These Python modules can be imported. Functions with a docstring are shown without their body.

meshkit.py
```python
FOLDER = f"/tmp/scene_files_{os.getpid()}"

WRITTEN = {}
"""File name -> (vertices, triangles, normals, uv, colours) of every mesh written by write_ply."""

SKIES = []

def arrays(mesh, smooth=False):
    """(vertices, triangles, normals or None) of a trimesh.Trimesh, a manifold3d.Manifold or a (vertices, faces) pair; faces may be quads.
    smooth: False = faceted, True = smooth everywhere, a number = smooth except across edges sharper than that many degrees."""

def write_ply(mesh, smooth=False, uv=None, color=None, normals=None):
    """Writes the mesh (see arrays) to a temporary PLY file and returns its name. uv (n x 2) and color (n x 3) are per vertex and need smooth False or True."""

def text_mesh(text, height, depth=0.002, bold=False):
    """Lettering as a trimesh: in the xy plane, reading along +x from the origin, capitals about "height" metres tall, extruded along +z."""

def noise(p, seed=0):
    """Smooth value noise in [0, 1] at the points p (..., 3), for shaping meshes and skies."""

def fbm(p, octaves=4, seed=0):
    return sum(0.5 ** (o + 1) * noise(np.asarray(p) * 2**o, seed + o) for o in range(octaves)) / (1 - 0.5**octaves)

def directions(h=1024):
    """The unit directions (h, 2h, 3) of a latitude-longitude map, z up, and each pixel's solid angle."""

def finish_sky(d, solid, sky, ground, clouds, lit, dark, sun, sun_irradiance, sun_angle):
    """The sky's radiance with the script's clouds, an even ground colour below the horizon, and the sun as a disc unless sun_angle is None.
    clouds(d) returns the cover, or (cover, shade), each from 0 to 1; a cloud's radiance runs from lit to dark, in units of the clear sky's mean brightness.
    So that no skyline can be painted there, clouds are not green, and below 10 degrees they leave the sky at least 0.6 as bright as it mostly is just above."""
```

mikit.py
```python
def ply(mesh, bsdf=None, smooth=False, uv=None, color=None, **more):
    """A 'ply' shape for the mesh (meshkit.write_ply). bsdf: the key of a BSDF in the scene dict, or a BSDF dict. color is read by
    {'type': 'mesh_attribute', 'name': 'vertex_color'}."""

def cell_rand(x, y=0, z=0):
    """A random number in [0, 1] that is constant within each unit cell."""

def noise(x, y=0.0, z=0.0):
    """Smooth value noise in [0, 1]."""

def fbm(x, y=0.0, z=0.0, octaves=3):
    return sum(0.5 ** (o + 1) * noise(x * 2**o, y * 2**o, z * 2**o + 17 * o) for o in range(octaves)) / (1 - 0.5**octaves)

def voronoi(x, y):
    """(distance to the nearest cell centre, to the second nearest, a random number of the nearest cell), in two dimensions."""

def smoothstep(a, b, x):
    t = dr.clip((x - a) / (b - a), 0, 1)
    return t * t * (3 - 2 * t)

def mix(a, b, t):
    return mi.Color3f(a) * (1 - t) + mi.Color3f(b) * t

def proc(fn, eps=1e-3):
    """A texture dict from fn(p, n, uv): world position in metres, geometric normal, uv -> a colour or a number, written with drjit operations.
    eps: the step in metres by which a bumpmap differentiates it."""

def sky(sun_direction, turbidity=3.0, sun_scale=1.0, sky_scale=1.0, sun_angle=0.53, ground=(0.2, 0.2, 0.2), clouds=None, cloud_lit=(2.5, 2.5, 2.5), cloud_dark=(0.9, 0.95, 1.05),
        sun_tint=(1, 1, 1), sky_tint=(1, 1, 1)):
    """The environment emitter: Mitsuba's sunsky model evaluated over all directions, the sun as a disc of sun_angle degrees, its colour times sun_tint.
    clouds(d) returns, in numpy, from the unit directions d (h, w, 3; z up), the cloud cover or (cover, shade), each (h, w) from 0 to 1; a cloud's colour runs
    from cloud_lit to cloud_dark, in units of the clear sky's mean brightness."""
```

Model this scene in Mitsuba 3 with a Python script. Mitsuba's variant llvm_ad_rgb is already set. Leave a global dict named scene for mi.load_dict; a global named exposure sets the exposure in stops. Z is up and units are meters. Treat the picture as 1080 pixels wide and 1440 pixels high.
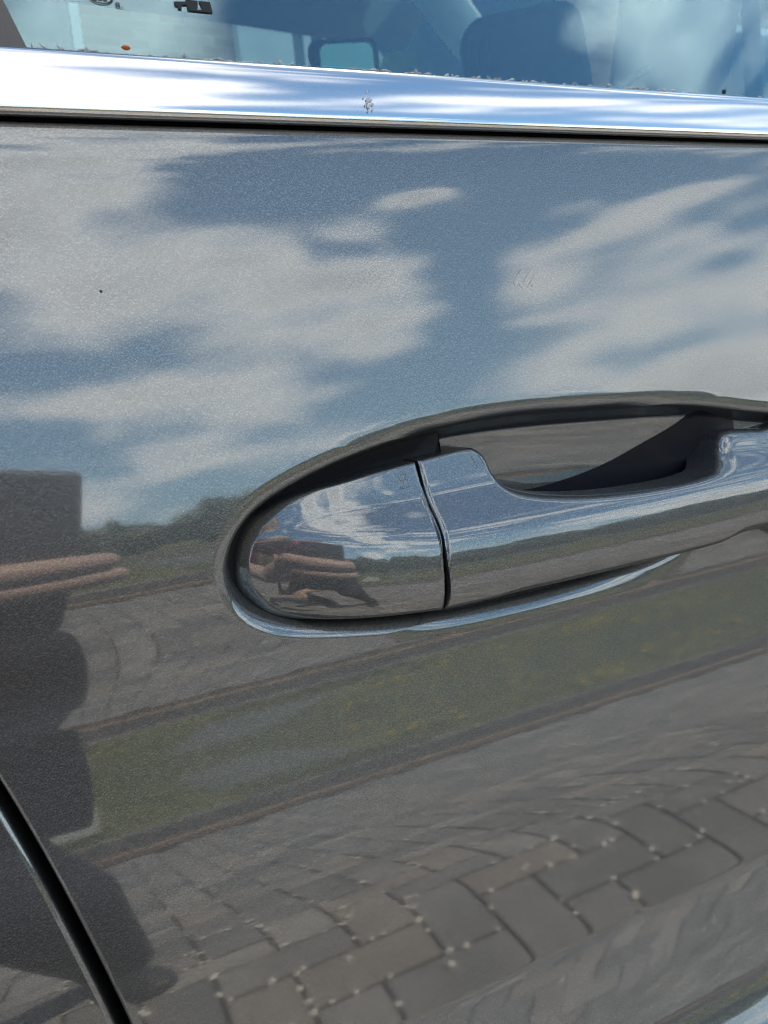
import math, random
import numpy as np, trimesh, drjit as dr, mitsuba as mi
import shapely
from shapely.geometry import Polygon, LineString
from scipy.interpolate import PchipInterpolator as Pchip
from scipy.spatial import cKDTree
import mikit, meshkit

# ------------------------------------------------------------------ camera, sky, exposure
F = 1083.0                                   # focal length in pixels of the 1080 x 1440 picture
YAW, PITCH, ROLL = np.radians([24.0, -10.0, 5.4])
D, ZC = 0.22, 0.92                           # distance to the door, height above the ground
fw = np.array([np.sin(YAW) * np.cos(PITCH), np.cos(YAW) * np.cos(PITCH), np.sin(PITCH)])
R0 = np.cross(fw, [0, 0, 1]); R0 /= np.linalg.norm(R0)
U0 = np.cross(R0, fw)
UP = np.cos(ROLL) * U0 + np.sin(ROLL) * R0
RI = np.cos(ROLL) * R0 - np.sin(ROLL) * U0
EYE = np.array([0, -D, ZC])
T = mi.ScalarTransform4f
scene, labels = {}, {}
scene['camera'] = {'type': 'thinlens', 'fov': float(np.degrees(2 * np.arctan(540 / F))), 'fov_axis': 'x',
                   'aperture_radius': 0.00055, 'focus_distance': 0.252, 'near_clip': 0.02, 'far_clip': 3000.0,
                   'to_world': T().look_at(origin=EYE.tolist(), target=(EYE + fw).tolist(), up=UP.tolist())}
exposure = 2.52


def ray(px, py):
    d = fw + RI * (px - 540) / F - UP * (py - 720) / F
    return d / np.linalg.norm(d)


def at(px, py, y=0.0):
    d = ray(px, py)
    return EYE + d * (y - EYE[1]) / d[1]


# the cloud field: banks of flat cumulus, seen from the car's side towards -y
BLOBS = [  # azimuth from -y towards +x (deg), elevation (deg), half widths, strength
    (4, 29, 10, 5.5, .36), (11, 20.2, 11, 3.4, .36), (25, 18.6, 6, 1.1, .30), (27, 15.2, 6, .8, .28), (25, 13.4, 4, .8, .22),
    (3, 12.6, 14, 1.2, .34), (17, 6.9, 8, 1.2, .32), (4, 6.0, 9, 2.0, .30), (5, 7.4, 2.0, .4, -.25), (6, 15.3, 9, .6, -.08), (12, 9.6, 9, 1.6, .18), (1, 23, 5, 3.0, .25),
    (28, 28.5, 10, 3.6, -.55), (30.5, 23.7, 2.8, .65, .62), (33, 17, 3.5, 4.5, -.40), (27, 11.6, 5, 2.0, -.22), (22, 9.2, 4, 1.0, -.15), (16, 31, 5, 3, -.15),
    (50, 19.0, 3.2, .8, .34), (43, 17.8, 4, 1.0, .34), (37, 15.4, 4.5, 1.5, .30), (47, 11.5, 8, 3.0, .38), (49, 6.0, 9, 3.0, .36), (50.5, 13.6, 2.5, .7, -.3),
    (44, 23.5, 8, 2.2, -.45), (38, 10.5, 4, 2.0, .10), (3, 43, 15, 8, .34), (18, 46, 9, 1.5, .25), (24, 43, 6, 1.2, .25), (45, 38, 9, 2.4, .3), (34, 44, 9, 3, -.2), (24, 69, 20, 4.5, .24), (56, 59, 10, 7, -.42), (73, 45, 6, 6, .26), (0, 60, 34, 9, .26)]


def clouds(d):
    az = np.degrees(np.arctan2(d[..., 0], -d[..., 1]))
    el = np.degrees(np.arcsin(np.clip(d[..., 2], -1, 1)))
    p = np.stack([az * 0.085, el * 0.27, np.zeros_like(az)], -1)
    w = meshkit.fbm(p * 0.8 + 31.7, 3, 5)
    p2 = p + 0.9 * (w[..., None] - .5)
    n = meshkit.fbm(p2 * np.array([1.0, 1.0, 1]) + np.array([3.1, 8.2, 0]), 6, 11)
    n2 = meshkit.fbm(p2 * np.array([2.2, 3.0, 1]) + np.array([13.1, 1.2, 3]), 5, 23)
    q = d[..., :2] / (d[..., 2:3] + .15) * 3.4
    q = np.concatenate([q, np.zeros_like(az)[..., None]], -1)
    q = q + .5 * (meshkit.fbm(q * .7 + 5.5, 3, 9)[..., None] - .5)
    k = np.clip((el - 36) / 14, 0, 1)
    n = n * (1 - k) + k * meshkit.fbm(q * [1.0, 2.0, 1.0] + 4.0, 6, 11)
    n2 = n2 * (1 - k) + k * meshkit.fbm(q * [2.4, 4.6, 1.0] + 8.0, 5, 23)
    b = np.zeros_like(az)
    for a0, e0, wa, we, s in BLOBS:
        b += s * np.exp(-((az - a0) / wa) ** 2 - ((el - e0) / we) ** 2)
    f = n * 0.66 + n2 * 0.48 + b
    cover = np.clip((f - 0.585) / 0.26, 0, 1)
    cover = cover ** 1.15 * 0.92
    shade = np.clip((f - 0.72) / 0.40, 0, 1) * 0.75 + 0.5 * np.clip(0.5 - n2, 0, .5)
    return cover, shade


SUN = np.array([0.62, 0.46, 1.5])
scene['sky'] = mikit.sky(SUN.tolist(), turbidity=2.6, sky_scale=1.25, sky_tint=(.98, 1.06, .95), ground=(0.2, 0.19, 0.18), clouds=clouds, cloud_lit=(4.1, 4.0, 3.9), cloud_dark=(2.05, 2.02, 2.02))
labels['sky'] = {'kind': 'structure'}


# ------------------------------------------------------------------ materials
def rgb(*c):
    return {'type': 'rgb', 'value': list(c)}


def grain(p):
    q = p * (1 / 0.00019)
    r = mikit.cell_rand(q.x, q.y * 0.6, q.z)
    q = p * (1 / 0.00042)
    r2 = mikit.cell_rand(q.x + 77.3, q.y * .5 + 9.1, q.z + 13.7)
    return r, r2


def flake(p, n, uv):
    r, r2 = grain(p)
    return mi.Color3f(0.325, 0.337, 0.332) * (0.82 + 0.30 * r + 0.10 * r2)


def flake_glow(p, n, uv):
    r, r2 = grain(p)
    return mi.Color3f(0.425, 0.444, 0.435) * (0.45 + 0.75 * r + 0.8 * dr.power(r2, 3))


def flake_base(p, n, uv):
    r, r2 = grain(p)
    return mi.Color3f(0.026, 0.027, 0.032) * (0.55 + 0.9 * r)


scene['paint_coat'] = {'type': 'plastic', 'int_ior': 2.3, 'diffuse_reflectance': mikit.proc(flake_base)}
scene['paint_flake'] = {'type': 'roughconductor', 'alpha': 0.003, 'distribution': 'ggx', 'material': 'none', 'specular_reflectance': mikit.proc(flake)}
scene['paint_glow'] = {'type': 'roughconductor', 'alpha': 0.24, 'distribution': 'ggx', 'material': 'none', 'specular_reflectance': mikit.proc(flake_glow)}
scene['paint_metal'] = {'type': 'blendbsdf', 'weight': 0.42, 'a': {'type': 'ref', 'id': 'paint_flake'}, 'b': {'type': 'ref', 'id': 'paint_glow'}}
scene['paint'] = {'type': 'twosided', 'b': {'type': 'blendbsdf', 'weight': 0.55, 'a': {'type': 'ref', 'id': 'paint_coat'}, 'b': {'type': 'ref', 'id': 'paint_metal'}}}
scene['chrome'] = {'type': 'roughconductor', 'alpha': 0.012, 'distribution': 'ggx', 'material': 'none', 'specular_reflectance': rgb(.76, .76, .76)}
scene['rubber'] = {'type': 'principled', 'base_color': rgb(.0045, .0048, .006), 'roughness': 0.6, 'specular': 0.15}
scene['black_plastic'] = {'type': 'principled', 'base_color': rgb(.0035, .004, .006), 'roughness': 0.5, 'specular': 0.25}
scene['shade_black'] = {'type': 'principled', 'base_color': rgb(.010, .011, .016), 'roughness': 0.35, 'specular': 0.22}  # near-black for the painted shade in the finger pocket
scene['void'] = {'type': 'diffuse', 'reflectance': rgb(.004, .004, .004)}


def put(key, mesh, bsdf, smooth=False, label=None, **more):
    if key in scene:
        i = 1
        while f'{key}_{i:03d}' in scene:
            i += 1
        key = f'{key}_{i:03d}'
    scene[key] = mikit.ply(mesh, bsdf, smooth, **{k: more.pop(k) for k in ('color', 'uv') if k in more})
    props = {**({'label': label} if label else {}), **more}
    if props:
        labels[key] = props
    return key


def grid_mesh(V, flip=False):
    """V (n, m, 3): a sheet of quads."""
    n, m = V.shape[:2]
    i, j = np.meshgrid(np.arange(n - 1), np.arange(m - 1), indexing='ij')
    a = (i * m + j).ravel()
    q = np.stack([a, a + m, a + m + 1, a + 1], -1)
    if flip:
        q = q[:, ::-1]
    return trimesh.Trimesh(V.reshape(-1, 3), np.vstack([q[:, [0, 1, 2]], q[:, [0, 2, 3]]]), process=False)


# ------------------------------------------------------------------ the car: door skin
PROFILE = [(.250, 4), (.420, 2), (.560, 8), (.605, 24), (.618, 33), (.634, 39), (.646, 31), (.657, 22), (.674, 15), (.692, 11.5), (.6985, 8.5), (.7012, -6.0), (.704, -6.6),
           (.7275, -5.61), (.7462, -4.55), (.7543, -3.03), (.7947, 9.34), (.8133, 11.03), (.8317, 5.16), (.8516, -4.79), (.8681, .86), (.8874, 5.89), (.9050, 6.2),
           (.9508, 6.3), (.9771, 6.8), (.9880, 8.0), (.9950, 9.5), (.9974, 26.0), (.9985, 58.0)]
_z = np.array([a for a, b in PROFILE]); _t = np.tan(np.radians([b for a, b in PROFILE]))
_f = Pchip(_z, _t)
_g = np.linspace(_z[0], _z[-1], 9000)
_I = np.concatenate([[0], np.cumsum((_f(_g[1:]) + _f(_g[:-1])) / 2 * np.diff(_g))])
_I -= np.interp(.90, _g, _I)


def skin(z):
    return np.interp(z, _g, _I)


def on_skin(px, py, extra=0.0):
    y = 0.0
    for _ in range(25):
        p = at(px, py, y)
        y = float(skin(p[2])) + extra
    return at(px, py, y)


def on_surface(px, py, fn):
    y = 0.0
    for _ in range(40):
        p = at(px, py, y)
        y = 0.5 * y + 0.5 * float(fn(p[0], p[2]))
    return at(px, py, y)


BOT = np.array([at(0, 161, .010), at(1080, 196, .010)])
ZB0 = np.polyfit(BOT[:, 0], BOT[:, 2], 1)                      # lower edge of the bright trim


# rear edge of the front door, front edge of the rear door
EDGE = np.array([on_skin(*p) for p in [(4, 1105), (37, 1158), (74, 1229), (111, 1295), (148, 1362), (181, 1438)]])
_e = np.polyfit(EDGE[:, 2], EDGE[:, 0], 2)


def door_edge(z):
    z = np.asarray(z, float)
    zz = np.clip(z, .70, .86)
    base = np.polyval(_e, zz) + np.polyval(np.polyder(_e), zz) * (z - zz)
    return base


# recess outline on the skin
RIM_TOP = [(296, 802), (300, 775), (308, 752), (330, 716), (375, 680), (440, 645), (520, 613), (600, 588), (700, 569), (800, 559), (900, 555), (1000, 557), (1080, 567)]
RIM_BOT = [(1000, 784), (900, 815), (800, 841), (680, 869), (560, 889), (460, 896), (395, 896), (352, 886), (322, 864), (303, 832)]
rim = [on_skin(*p)[[0, 2]] for p in RIM_TOP] + [(.292, .8915), (.312, .882), (.322, .871), (.318, .858), (.306, .846), (.290, .8405)] + [on_skin(*p)[[0, 2]] for p in ((1080, 758), (1040, 772))] + [on_skin(*p)[[0, 2]] for p in RIM_BOT]


def closed_curve(pts, n=900):
    pts = np.array(pts, float)
    pts = np.vstack([pts, pts[:1]])
    t = np.concatenate([[0], np.cumsum(np.linalg.norm(np.diff(pts, axis=0), axis=1) ** .5)])
    from scipy.interpolate import CubicSpline
    c = CubicSpline(t, pts, bc_type='periodic')
    fine = c(np.linspace(0, t[-1], n * 4))
    s = np.concatenate([[0], np.cumsum(np.linalg.norm(np.diff(fine, axis=0), axis=1))])
    u = np.linspace(0, s[-1], n + 1)[:-1]
    return np.stack([np.interp(u, s, fine[:, k]) for k in (0, 1)], -1)


RIM = closed_curve(rim)
from scipy.ndimage import gaussian_filter1d
_per = np.linalg.norm(np.diff(RIM, axis=0), axis=1).mean()
RIM = np.stack([gaussian_filter1d(RIM[:, k], .0065 / _per, mode='wrap') for k in (0, 1)], -1)
RIM_POLY = Polygon(RIM)
_rim_tree = cKDTree(np.array([RIM_POLY.exterior.interpolate(t, normalized=True).coords[0] for t in np.linspace(0, 1, 6000)]))


def signed_inside(X, Z, poly, tree):
    d, _ = tree.query(np.stack([X.ravel(), Z.ravel()], -1))
    inside = shapely.contains_xy(poly, X.ravel(), Z.ravel())
    return np.where(inside, d, -d).reshape(X.shape)


def smin(a, b, k):
    h = np.clip(.5 + .5 * (b - a) / k, 0, 1)
    return b * (1 - h) + a * h - k * h * (1 - h)


def sstep(a, b, x):
    t = np.clip((x - a) / (b - a), 0, 1)
    return t * t * (3 - 2 * t)


def recess(X, Z):
    s = signed_inside(X, Z, RIM_POLY, _rim_tree)
    sp = np.clip(s + .0006, 0, None)
    g = np.linspace(0, .06, 1201)
    prof = []
    for ks, ka in (((0, .0005, .0028, .0036, .0050, .06), (0, 5, 10.5, 26, 74, 74)), ((0, .0005, .0013, .0030, .0044, .0056, .06), (0, 14, 25, 40, 62, 74, 74))):
        t = np.tan(np.radians(np.interp(g, ks, ka)))
        prof.append(np.interp(sp, g, np.concatenate([[0], np.cumsum((t[1:] + t[:-1]) / 2 * np.diff(g))])))
    wt = sstep(-.014, .016, Z - .867)
    wall = prof[0] * wt + prof[1] * (1 - wt)
    r = .085
    bowl = .0235 - (r - np.sqrt(np.maximum(r * r - (Z - (.8705 - .004 * sstep(.140, .240, X))) ** 2, 1e-8)))
    bowl = bowl - .022 * (1 - np.sqrt(1 - np.clip((X - .160) / .100, -.3, .96) ** 2))
    bowl = np.maximum(bowl, .005)
    e_ = sstep(.262, .236, X)
    bowl = .0105 * (1 - e_) + bowl * e_
    pocket = .017
    k = sstep(.134, .119, X)
    floor = bowl * (1 - k) + pocket * k
    dep = smin(wall, floor, .004) + .001 * 0
    dep = dep * (1 - sstep(.140, .236, X) * sstep(.868, .860, Z))
    return np.where(s > -.0006, np.maximum(dep - smin(np.zeros_like(wall), floor, .004), 0), 0)


def frange(*segs):
    out = [np.linspace(a, b, max(2, int(round((b - a) / st)) + 1))[:-1] for a, b, st in segs]
    return np.concatenate(out + [[segs[-1][1]]])


zs = frange((.25, .60, .02), (.60, .695, .002), (.695, .706, .0005), (.706, .838, .002), (.838, .900, .0004), (.900, .985, .002), (.985, .9985, .0005))
xs_fine = frange((.036, .330, .0004))
# left strip follows the door's edge, with a rolled flange
zz = zs
roll_r = .0013
edge_s = np.concatenate([np.array([0, .06, .14, .25, .38, .52, .68, .84, 1.0]) * roll_r, roll_r + np.array([.002, .006, .012, .020])])
cols = []
for s in edge_s:
    x = door_edge(zz) + s
    k = np.clip(1 - s / roll_r, 0, 1)
    y = skin(zz) + roll_r * (1 - np.sqrt(np.maximum(1 - k * k, 0)))
    cols.append(np.stack([x, y, zz], -1))
flange = np.stack([door_edge(zz), skin(zz) + .022, zz], -1)
xleft = np.linspace(0, 1, 7)[1:-1]
for t in xleft:
    x = cols[-1][:, 0] * 0
xa = door_edge(zz) + edge_s[-1]
for t in np.linspace(0, 1, 12)[1:-1]:
    x = xa * (1 - t) + .036 * t
    cols.append(np.stack([x, skin(zz), zz], -1))
XX, ZZ = np.meshgrid(xs_fine, zz, indexing='ij')
dep = recess(XX, ZZ)
body = np.stack([XX, skin(ZZ) + dep, ZZ], -1)
XR, ZR = np.meshgrid(frange((.334, 1.05, .05)), zz, indexing='ij')
right = np.stack([XR, skin(ZR) + .04 * np.clip(XR - .45, 0, 1) ** 2, ZR], -1)
V = np.concatenate([np.stack([flange] + cols, 0), body, right], 0)
zc_ = np.clip((V[..., 2] - .977) / (.9985 - .977), 0, 1) ** 2
V[..., 2] += zc_ * (np.polyval(ZB0, V[..., 0]) - .0008 - .9985)
put('parked_car__front_door', grid_mesh(V), 'paint', True, 'grey metallic door skin with an oval dish pressed in behind the handle')

# rear door (left of the slanted gap)
gap = .0034
zr = zs
cols = []
rs = np.array([0, .06, .14, .25, .38, .52, .68, .84, 1.0]) * .0020
for s in np.concatenate([rs, .0020 + np.array([.003, .01, .03, .1, .3, .6, .95])]):
    x = door_edge(zr) - gap - s
    k = np.clip(1 - s / .0020, 0, 1)
    y = skin(zr) + .0010 + .0020 * (1 - np.sqrt(np.maximum(1 - k * k, 0)))
    cols.append(np.stack([x, y, zr], -1))
flange = np.stack([door_edge(zr) - gap, skin(zr) + .024, zr], -1)
put('parked_car__rear_door', grid_mesh(np.stack([flange] + cols, 0), flip=True), 'paint', True, 'edge of the next door beyond the slanted gap')
# dark seal at the bottom of the gap
Vg = np.stack([np.stack([door_edge(zs) + o, skin(zs) + .016, zs], -1) for o in (-gap - .004, .004)], 0)
put('parked_car__door_seal', grid_mesh(Vg), 'void', True)

# ------------------------------------------------------------------ door handle
_yf = Pchip([.040, .050, .060, .069, .078, .086, .095, .105, .114, .128, .140, .180, .220, .260, .290, .320],
            [.0160, .0090, .0034, -.0012, -.0051, -.0077, -.0095, -.0104, -.0108, -.0111, -.0114, -.0121, -.0125, -.0124, -.0114, -.0090])


def line(pts, y_off=0.0):
    """A height line z(x) of the handle from picture points, read on the handle's face."""
    P = np.array([on_surface(a, b, lambda x, z: _yf(np.clip(x, .040, .32)) + y_off) for a, b in pts])
    o = np.argsort(P[:, 0])
    return P[o, 0], P[o, 2]


def make_line(pts, y_off=0.0, extra=()):
    x, z = line(pts, y_off)
    x = np.concatenate([x, [e[0] for e in extra]]); z = np.concatenate([z, [e[1] for e in extra]])
    f = Pchip(x, z, extrapolate=False)
    return lambda q: f(np.clip(q, x[0], x[-1]))


z_crest = make_line([(350, 752), (385, 748), (480, 752), (560, 752), (622, 751), (740, 732), (900, 703), (1080, 666)], .002, [(.32, .8625)])
z_valley = make_line([(350, 746), (385, 736), (430, 722), (500, 708), (590, 693), (690, 673), (900, 645), (1020, 628), (1080, 622)], .010, [(.32, .8705)])
PH_S = np.array([0, .10, .25, .42, .57, .75, .88, 1.0]); PH_V = np.array([-34, -24, -11, 1, 6, 9, 13, 26.0])


def bottom_z(x):
    return z_bot(x)


z_bot = make_line([(345, 850), (380, 868), (450, 872), (540, 868), (626, 857), (760, 828), (900, 795), (1000, 770), (1080, 748)], .002, [(.32, .8330)])


def handle_depth(X, Z):
    """Face depth y of the handle, before its edges are rolled: the slope profile integrated up and down from the crest."""
    out = np.empty_like(X)
    for i in range(X.shape[0]):
        x = X[i, 0]
        zb, zc, zv = float(z_bot(x)), float(z_crest(x)), float(z_valley(x))
        zv = max(zv, zc + .0004)
        knots = np.concatenate([zb + PH_S * (zc - zb), zc + (zv - zc) * np.array([.3, .5, .72, 1.0]), [zv + .004, zv + .02]])
        w_ = np.clip((zv - zc) / .007, 0, 1)
        vals = np.concatenate([PH_V, np.array([40, 44, 40, 20]) * w_ + np.array([25, 24, 22, 20]) * (1 - w_), [17, 15]])
        f = Pchip(knots, np.tan(np.radians(vals)))
        g = np.linspace(zb - .003, knots[-1], 700)
        v = f(np.clip(g, knots[0], knots[-1]))
        I = np.concatenate([[0], np.cumsum((v[1:] + v[:-1]) / 2 * np.diff(g))])
        I -= np.interp(zc, g, I)
        out[i] = np.interp(Z[i], g, I) + _yf(x)
    return out


def face_y(x, z):
    return handle_depth(np.array([[x]]), np.array([[z]]))[0, 0]


def outline(pts):
    return np.array([on_surface(a, b, face_y)[[0, 2]] for a, b in pts])


def shell(key, poly_pts, nx, nz, roll, label, back=.014, left_round=False):
    """A handle piece: the face over the outline, its rim rolled off, and side walls going back."""
    poly = Polygon(poly_pts).buffer(0)
    ring = np.array(poly.exterior.coords)
    dense = np.array([poly.exterior.interpolate(t, normalized=True).coords[0] for t in np.linspace(0, 1, 6000)])
    tree = cKDTree(dense)
    x0, x1 = ring[:, 0].min(), ring[:, 0].max()
    u = np.linspace(0, 1, nx)
    xs = x0 + (x1 - x0) * (np.where(u < .5, u, u) if not left_round else (1 - np.cos(u * np.pi / 2)) * .5 + u * .5)
    xs = np.clip(xs, x0 + 2e-6, x1 - 2e-6)
    lo, hi = [], []
    for x in xs:
        c = LineString([(x, -1), (x, 2)]).intersection(poly)
        b = c.bounds
        lo.append(b[1]); hi.append(b[3])
    lo, hi = np.array(lo), np.array(hi)
    v = np.linspace(0, 1, nz)
    v = .5 - .5 * np.cos(np.pi * v) * (.55 + .45 * np.abs(np.cos(np.pi * v)) ** 2)
    v = (v - v[0]) / (v[-1] - v[0])
    X = np.repeat(xs[:, None], nz, 1)
    Z = lo[:, None] + (hi - lo)[:, None] * v[None]
    Y = handle_depth(X, Z)
    d, idx = tree.query(np.stack([X.ravel(), Z.ravel()], -1))
    d = d.reshape(X.shape)
    r = roll(X, Z, dense[idx].reshape(X.shape + (2,)))
    k = np.clip(1 - d / r, 0, 1)
    Y = Y + r * (1 - np.sqrt(np.maximum(1 - k ** 2, 0)))
    G = np.stack([X, Y, Z], -1)
    n, m = X.shape
    tri = grid_mesh(G)
    # side walls: the border loop pushed back
    loop = [(i, 0) for i in range(n)] + [(n - 1, j) for j in range(1, m)] + [(i, m - 1) for i in range(n - 2, -1, -1)] + [(0, j) for j in range(m - 2, 0, -1)]
    B = np.array([G[a] for a in loop])
    W = [B]
    for t in (.25, .6, 1.0):
        W.append(B + np.array([0, back * t, 0]))
    Wm = grid_mesh(np.stack([np.vstack([w, w[:1]]) for w in W], 0), flip=False)
    mesh = trimesh.util.concatenate([tri, Wm])
    put(key, mesh, 'paint', 40, label)


SEAM = [(585, 649), (591, 672), (598, 694), (610, 722), (622, 752), (626, 800), (624, 858)]
cap_top = [(330, 798), (334, 770), (342, 748), (359, 728), (398, 705), (438, 690), (480, 679), (530, 664)]
cap_bot = [(540, 868), (450, 873), (393, 872), (366, 865), (346, 849), (334, 826)]


def cap_surface_pts(pts):
    return outline(pts)


capP = np.vstack([outline(cap_top + SEAM + cap_bot)])


def resample(P, n, closed=True, corner=40):
    """Rounds an outline but keeps its sharp corners."""
    P = np.array(P)
    q = Polygon(P).buffer(-.0006).buffer(.0012).buffer(-.0006)
    return np.array(q.exterior.coords)


def catmull(P, k=10):
    P = np.vstack([P[:1] * 2 - P[1:2], P, P[-1:] * 2 - P[-2:-1]])
    out = []
    for i in range(1, len(P) - 2):
        for t in np.linspace(0, 1, k, endpoint=False):
            a, b, c, d = P[i - 1:i + 3]
            out.append(.5 * (2 * b + (c - a) * t + (2 * a - 5 * b + 4 * c - d) * t * t + (3 * b - a - 3 * c + d) * t ** 3))
    return np.vstack(out + [P[-2:-1]])


seam_o = outline(SEAM)
left_o = outline(cap_bot + cap_top)
cap_poly = np.vstack([catmull(seam_o), catmull(np.vstack([seam_o[-1:], left_o, seam_o[:1]]))])


def cap_roll(X, Z, near):
    left = sstep(.085, .052, X)
    return .0012 + .0030 * left


shell('parked_car__door_handle__lock_cap', cap_poly, 200, 150, cap_roll, 'rounded lock cover at the rear end of the handle', left_round=True)

SEAM2 = [(588, 648), (595, 672), (602, 694), (614, 722), (626, 752), (630, 800), (628, 857)]
g_top = [(655, 631), (672, 633), (684, 643), (692, 660), (703, 675), (722, 687), (755, 694), (800, 697), (850, 696), (900, 691), (945, 684), (985, 675), (1008, 666), (1014, 657)]
g_foot = [(1017, 645), (1018.5, 630), (1020, 618), (1025, 609), (1037, 604), (1058, 603), (1080, 603)]
g_bot = [(1080, 746), (1000, 770), (900, 795), (760, 828)]
seam2_o = outline(SEAM2)
top_o = np.vstack([outline(g_top), outline(g_foot)])
end_o = np.array([(.285, .8855), (.300, .880), (.311, .870), (.314, .858), (.310, .848), (.298, .838), (.285, .836)])
bot_o = outline(g_bot)
grip_poly = np.vstack([catmull(np.vstack([seam2_o[:1], top_o, end_o, bot_o, seam2_o[-1:]])), catmull(seam2_o[::-1])])


def grip_roll(X, Z, near):
    return .0012 + .0014 * sstep(.126, .142, X) + .0024 * sstep(.230, .244, X) * sstep(.280, .256, X)


shell('parked_car__door_handle__grip', grip_poly, 420, 150, grip_roll, 'bowed pull bar of the handle')

# black gasket plate that the lock cover and the bar end sit on
def on_plane(px, py, y):
    return at(px, py, y)[[0, 2]]


gp = RIM_POLY.buffer(-.0032)
gp = gp.intersection(Polygon([(.0, .8), (.1262, .8), (.1262, .876), (.1225, .884), (.1265, .8965), (.127, .93), (0, .93)])).buffer(-.0008).buffer(.0008)
ring = np.array(gp.exterior.coords)
xs = np.linspace(ring[:, 0].min() + 1e-5, ring[:, 0].max() - 1e-5, 140)
rows = []
for x in xs:
    b = LineString([(x, -1), (x, 2)]).intersection(gp).bounds
    rows.append(np.stack([np.full(40, x), np.zeros(40), b[1] + (b[3] - b[1]) * (.5 - .5 * np.cos(np.linspace(0, np.pi, 40)))], -1))
G = np.array(rows)
gt = cKDTree(np.array([gp.exterior.interpolate(t, normalized=True).coords[0] for t in np.linspace(0, 1, 3000)]))
gd = gt.query(G[..., [0, 2]].reshape(-1, 2))[0].reshape(G.shape[:2])
kk = np.clip(1 - gd / .0022, 0, 1)
G[..., 1] = skin(G[..., 2]) + .0110 + .0022 * (1 - np.sqrt(1 - kk ** 2 * .999)) + .30 * np.clip(gd - .0022, 0, .0065)
lo = G.copy(); lo[..., 1] += .02
B = np.concatenate([G[:, 0], G[-1, 1:], G[-2::-1, -1], G[0, -2:0:-1]])
W = np.stack([np.vstack([B, B[:1]]), np.vstack([B, B[:1]]) + [0, .012, 0]], 0)
put('parked_car__door_handle__gasket', trimesh.util.concatenate([grid_mesh(G), grid_mesh(W)]), 'black_plastic', 40, 'black gasket round the lock cover')


# black patch over the bowl, painting in the dark reflected shade of its forward end
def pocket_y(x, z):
    return skin(z) + recess(np.array([[x]]), np.array([[z]]))[0, 0]


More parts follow.
